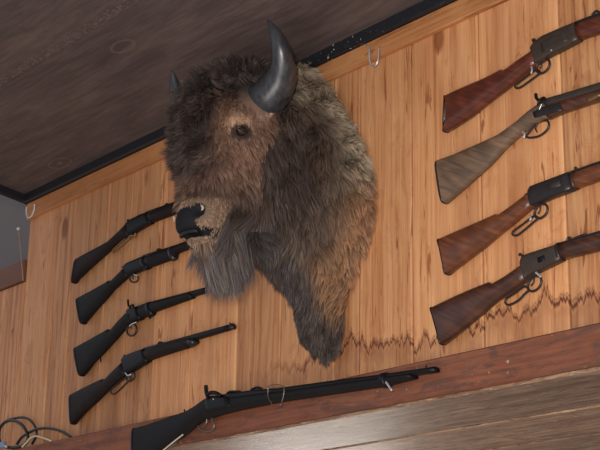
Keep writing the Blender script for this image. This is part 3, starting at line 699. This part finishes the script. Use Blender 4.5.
bm = bmesh.new(); bm.from_mesh(me); bmesh.ops.recalc_face_normals(bm, faces=bm.faces); bm.to_mesh(me); bm.free()
a = me.color_attributes.new('fur', 'FLOAT_COLOR', 'POINT')
cc = col*.8; cc[nose_] = L3(34,34,40)
mouth = (V[:,1] > .36) & (np.abs(V[:,2]-1.222) < .012) & (head_sdf(V) < .02); cc[mouth] = L3(30,28,32)
a.data.foreach_set('color', np.concatenate([cc, np.ones((len(V),1))], 1).astype(np.float32).ravel())
hide = link('hide', me, M_skin, bison)

def bp(px, py, u): 
    q = atx(px, py, XC+u); return np.array([q[0]-XC, -q[1], q[2]])
hl = [bp(258,102,.125), bp(270,96,.165), bp(280.5,79,.215), bp(282.5,62,.25), bp(280,47,.265), bp(275,33,.262), bp(267.5,20,.25)]
hr = [.054, .060, .049, .036, .0265, .0175, .003]
hp = cr([np.append(a, r) for a, r in zip(hl, hr)], 6)

# ---- fur strands
tri = np.concatenate([FA[:, [0,1,2]], FA[:, [0,2,3]]])
A_, B_, C_ = V[tri[:,0]], V[tri[:,1]], V[tri[:,2]]
ar = np.linalg.norm(np.cross(B_-A_, C_-A_), axis=1)/2
dn = fields((A_+B_+C_)/3)[4]
NS = 92000
pr = ar*dn; ti = RNG.choice(len(tri), NS, p=pr/pr.sum())
r1 = np.sqrt(RNG.random(NS)); r2 = RNG.random(NS)
P = A_[ti]*(1-r1)[:,None]+B_[ti]*(r1*(1-r2))[:,None]+C_[ti]*(r1*r2)[:,None]
colr, ln, lift, curl, dens, reg, _ = fields(P)
Nn = grad(P); Nn /= np.linalg.norm(Nn, axis=1)[:,None]+1e-9
K = np.array([[23.,11,7],[-13,19,29],[31,-17,5],[9,27,-21]])
def wob(Q, f=1.0, ph=0.0):
    return np.stack([sum(np.sin(Q@(K[(i+j) % 4]*f)+ph+i*1.7+j*2.3) for j in range(3))/2 for i in range(3)], 1)
# clumps
from mathutils.kdtree import KDTree
NCL = 5200
ci = RNG.choice(NS, NCL, replace=False); kd = KDTree(NCL)
for k, i in enumerate(ci): kd.insert(P[i], k)
kd.balance()
cl = np.array([ci[kd.find(q)[1]] for q in P])
u, p, z = P.T; u = np.where(reg < 3, u-ucen(P), u)
flow = np.stack([np.sign(u)*.25*np.clip(np.abs(u)*4, 0, 1), np.full(NS, -.10), np.full(NS, -1.0)], 1)
headm = reg >= 3
flow[headm] = np.stack([np.sign(u)*.15*np.clip(np.abs(u)*6,0,1), -.05+0*u, -1+0*u], 1)[headm]
mop = reg == 4
fr = np.stack([u*2.2, .5+0*u, (z-1.60)*3.0-.55], 1); flow[mop] = fr[mop]
face = (reg == 3) & (p > .25) & (z > 1.34)
flow[face] = np.stack([0*u, -.45+0*u, -1+0*u], 1)[face]
flow += wob(P, .9)*(.30+.35*curl)[:,None]
flow -= (flow*Nn).sum(1)[:,None]*Nn*(1-lift[:,None]*.3)
flow /= np.linalg.norm(flow, axis=1)[:,None]+1e-9
rnd = RNG.normal(size=(NS,3))
dr = flow*(1-lift[:,None])+Nn*lift[:,None]*1.1+rnd*.13
dr /= np.linalg.norm(dr, axis=1)[:,None]
jaw = (head_sdf(P) < .03) & (z < 1.27) & (ln > .05)
dj = np.stack([.12*np.sign(P[:,0])+0*z, -.04-.62*np.clip((P[:,1]-.24)/.12, 0, 1), -1+0*z], 1)+rnd*.10+wob(P, .9)*.12
dr[jaw] = (dj/np.linalg.norm(dj, axis=1)[:,None])[jaw]
dr_c = dr[cl]; lvar = .72+.5*RNG.random(NS); Ls = ln*lvar
Ls = .6*Ls+.4*ln[cl]*(.75+.5*((np.sin(cl*12.9898)*43758.5) % 1))*np.minimum(1, ln/(ln[cl]+1e-6))
SEG = 5; pts = [P-Nn*.003]; cur = P.copy(); d = dr*.55+dr_c*.45
grav = np.array([0,0,-1.0])
for k in range(1, SEG+1):
    step = Ls/SEG
    d = d+grav*(.10+.10*(ln > .1))[:,None]*(1-.5*lift)[:,None] + wob(cur, 2.2, k*.4)*(.30*curl)[:,None]
    d /= np.linalg.norm(d, axis=1)[:,None]
    cur = cur+d*step[:,None]
    t = k/SEG
    tip = P[cl]+dr_c*(Ls*t)[:,None]
    cur = cur+(tip-cur)*(np.clip(.22*t, 0, 1)*(dens > 0))[:,None]
    # stay outside of the skin and off the wall
    sd = body_sdf(cur); g_ = grad(cur); g_ /= np.linalg.norm(g_, axis=1)[:,None]+1e-9
    push = np.clip(.004*k-sd, 0, .03)*(Ls > .02); cur = cur+g_*push[:,None]
    cur[:,1] = np.maximum(cur[:,1], .004)
    pts.append(cur.copy())
PT = np.stack(pts, 1)
bad = np.zeros(NS, bool); AB = PT.copy(); AB[...,0] = np.abs(AB[...,0])
for q in hp[4:]:
    bad |= (np.linalg.norm(AB[:,2:]-q[:3], axis=-1) < q[3]+.004).any(1)
for q in hp[5:]:      # the coat parts in front of the horn so its base stays bare
    dd = AB[:,-1]-q[:3]; bad |= (np.linalg.norm(dd*np.array([.6,.6,1]), axis=-1) < q[3]+.006)
reg[bad] = 9
#                                 # NS, SEG+1, 3
wid = (.0010+.0010*np.clip(Ls/.08, 0, 1))*(.8+.4*RNG.random(NS))
tan = PT[:,-1]-PT[:,0]; side = np.cross(tan, RNG.normal(size=(NS,3))); side /= np.linalg.norm(side, axis=1)[:,None]+1e-9
prof = np.array([1, 1, .9, .75, .5, 0.0])
names = ['neck_mane', 'chest_mane', 'shoulder_fur', 'face_fur', 'forehead_hair', 'beard']
cvar = (.78+.44*RNG.random(NS))*(.82+.36*((np.sin(cl*78.233)*43758.5) % 1))
warm = RNG.normal(size=NS)*.05
ccol = colr*cvar[:,None]*np.array([1.44,1.45,1.46])*np.stack([1+warm, 1+0*warm, 1-warm], 1)
for r, nm in enumerate(names):
    m = reg == r; n = m.sum()
    if n == 0: continue
    T = PT[m]; S = side[m]*wid[m][:,None]
    left = T[:,:-1]-S[:,None]*prof[None,:-1,None]; right = T[:,:-1]+S[:,None]*prof[None,:-1,None]
    vv = np.concatenate([left, right, T[:,-1:]], 1)        # n, 2*SEG+1
    k = 2*SEG+1; base = np.arange(n)[:,None]*k
    quads = np.stack([np.stack([base[:,0]+i, base[:,0]+SEG+i, base[:,0]+SEG+i+1, base[:,0]+i+1], 1) for i in range(SEG-1)], 1).reshape(-1, 4)
    tris = np.stack([base[:,0]+SEG-1, base[:,0]+2*SEG-1, base[:,0]+2*SEG], 1)
    vw = vv.reshape(-1, 3); vw = np.stack([XC+vw[:,0], -vw[:,1], vw[:,2]], 1).astype(np.float32)
    me = bpy.data.meshes.new(nm); me.vertices.add(len(vw)); me.vertices.foreach_set('co', vw.ravel())
    loops = np.concatenate([quads.ravel(), tris.ravel()]).astype(np.int32)
    me.loops.add(len(loops)); me.loops.foreach_set('vertex_index', loops)
    st = np.concatenate([np.arange(len(quads))*4, len(quads)*4+np.arange(len(tris))*3]).astype(np.int32)
    me.polygons.add(len(st)); me.polygons.foreach_set('loop_start', st)
    me.update(calc_edges=True); me.validate()
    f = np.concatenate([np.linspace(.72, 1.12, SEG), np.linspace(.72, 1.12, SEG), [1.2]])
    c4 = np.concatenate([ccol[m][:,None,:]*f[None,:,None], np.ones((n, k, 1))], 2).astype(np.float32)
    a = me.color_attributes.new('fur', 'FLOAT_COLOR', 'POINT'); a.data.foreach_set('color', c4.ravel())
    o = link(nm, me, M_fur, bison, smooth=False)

# ---- horns, ears, eyes, nose
for s in (1, -1):
    g = Geo(); g.tube([W(s*q[0], q[1], q[2]) for q in hp], [q[3] for q in hp], n=20); g.obj('horn', M_horn, bison)
    e = W(s*.134, .343, 1.527); g = Geo(); g.ball(e, .0172, 20); g.obj('eye', M_eye, bison)
    # lids
    g = Geo()
    for sg, rr in ((1, .0042), (-1, .0036)):
        pp = []
        for k in range(9):
            a = math.pi*k/8; pp.append(W(s*(.1405+.007*math.sin(a)), .343+.017*math.cos(a)+.002, 1.527+sg*.0105*math.sin(a)))
        g.tube(pp, rr)
    g.obj('eyelid', plain('eyelid_skin', lin(60,44,38), .5), bison)
    # ear: leaf-shaped cup behind and below the horn
    g = Geo(); vs = []; fs = []
    A0 = np.array([s*.155, .195, 1.595]); A1 = np.array([s*.235, .165, 1.545]); ax = _n(A1-A0); nn = _n(np.array([s*.3, 1, .2])); nn = _n(nn-ax*(nn@ax)); bi = np.cross(ax, nn)
    for i in range(9):
        t = i/8; wv_ = .030*math.sin(math.pi*min(1, .2+.8*t))**.8+.001
        for j in range(7):
            q = -1+j/3; c = A0+(A1-A0)*t+bi*wv_*q-nn*.014*(1-q*q)
            vs.append(W(*c))
    for i in range(8):
        for j in range(6): fs.append((i*7+j, i*7+j+1, (i+1)*7+j+1, (i+1)*7+j))
    g.add(vs, fs); me = g.mesh(); o = link('ear', me, plain('ear_skin', lin(70,58,52), .8), bison)
    md = o.modifiers.new('s', 'SOLIDIFY'); md.thickness = .006
    g = Geo(); g.ball(W(s*.168, .262, 1.588), .012, 12, (1,1,1)); g.obj('horn_base_callus', plain('tan_callus', lin(170,135,108), .7), bison)
g = Geo()
g.ball(W(0, .440, 1.274), .022, 16, (1.7,.7,.85))
g.tube([W(.042*math.sin(a), .418+.018*math.cos(a), 1.222+.003*math.cos(a)) for a in np.linspace(-1.4, 1.4, 12)], .0055)
g.obj('nose_pad', M_nose, bison)
for s in (-1, 1):
    g = Geo(); g.tube(cr([W(s*.071,.434,1.292), W(s*.0735,.428,1.284), W(s*.072,.432,1.276)],4), [.001,.0025,.0035,.004,.0042,.0038,.0032,.0025,.001]); g.obj('nostril_lining', plain('pale_lining', lin(175,160,146), .5), bison)

# ------------------------------------------------------------------ light, world, camera
def area(name, loc, target, size, power, color=(1,1,1)):
    l = bpy.data.lights.new(name, 'AREA'); l.energy = power; l.size = size; l.color = color
    o = bpy.data.objects.new(name, l); C.objects.link(o); o.location = loc
    o.rotation_euler = (Vector(target)-Vector(loc)).to_track_quat('-Z', 'Y').to_euler(); return o
area('flash', (-.15, -2.75, .22), (-3.0, 0, 1.3), .18, 92, (1, .96, .92))
area('room_fill', (-1.6, -2.8, -.3), (-2.9, 0, 1.3), 1.6, 34, (1, .95, .9))
r_ = ray(320, 440); p_ = CAM + r_*(.70/r_[2]); r_ = _n(r_); lp = p_ + 2.4*np.array([r_[0], r_[1], -r_[2]])
area('soffit_sheen_light', lp, p_, .7, 11, (1, .93, .85))  # unseen light, added at the mirror angle to put a sheen on the soffit
w = bpy.data.worlds.new('World'); bpy.context.scene.world = w; w.use_nodes = True
nt = w.node_tree; bg = nt.nodes['Background']
tc = nt.nodes.new('ShaderNodeTexCoord'); sp = nt.nodes.new('ShaderNodeSeparateXYZ'); rp = nt.nodes.new('ShaderNodeValToRGB'); ma = nt.nodes.new('ShaderNodeMath')
ma.operation = 'MULTIPLY_ADD'; ma.inputs[1].default_value = .5; ma.inputs[2].default_value = .5
nt.links.new(tc.outputs['Generated'], sp.inputs[0]); nt.links.new(sp.outputs[2], ma.inputs[0]); nt.links.new(ma.outputs[0], rp.inputs[0])
e = rp.color_ramp.elements; e[0].position = .30; e[0].color = (.55, .45, .38, 1); e[1].position = .52; e[1].color = (.82, .87, 1, 1)
q = e.new(.47); q.color = (.20, .17, .15, 1)
nt.links.new(rp.outputs[0], bg.inputs[0]); bg.inputs[1].default_value = .62
cam = bpy.data.cameras.new('camera'); co = bpy.data.objects.new('camera', cam); C.objects.link(co)
cam.sensor_width = 36; cam.lens = FPX/600*36; cam.clip_start = .05
R = Matrix([[M[i][0], -M[i][1], -M[i][2]] for i in range(3)])
co.matrix_world = Matrix.Translation(Vector(CAM)) @ R.to_4x4()
bpy.context.scene.camera = co
sc = bpy.context.scene
sc.view_settings.view_transform = 'Standard'; sc.view_settings.look = 'None'; sc.view_settings.exposure = 0
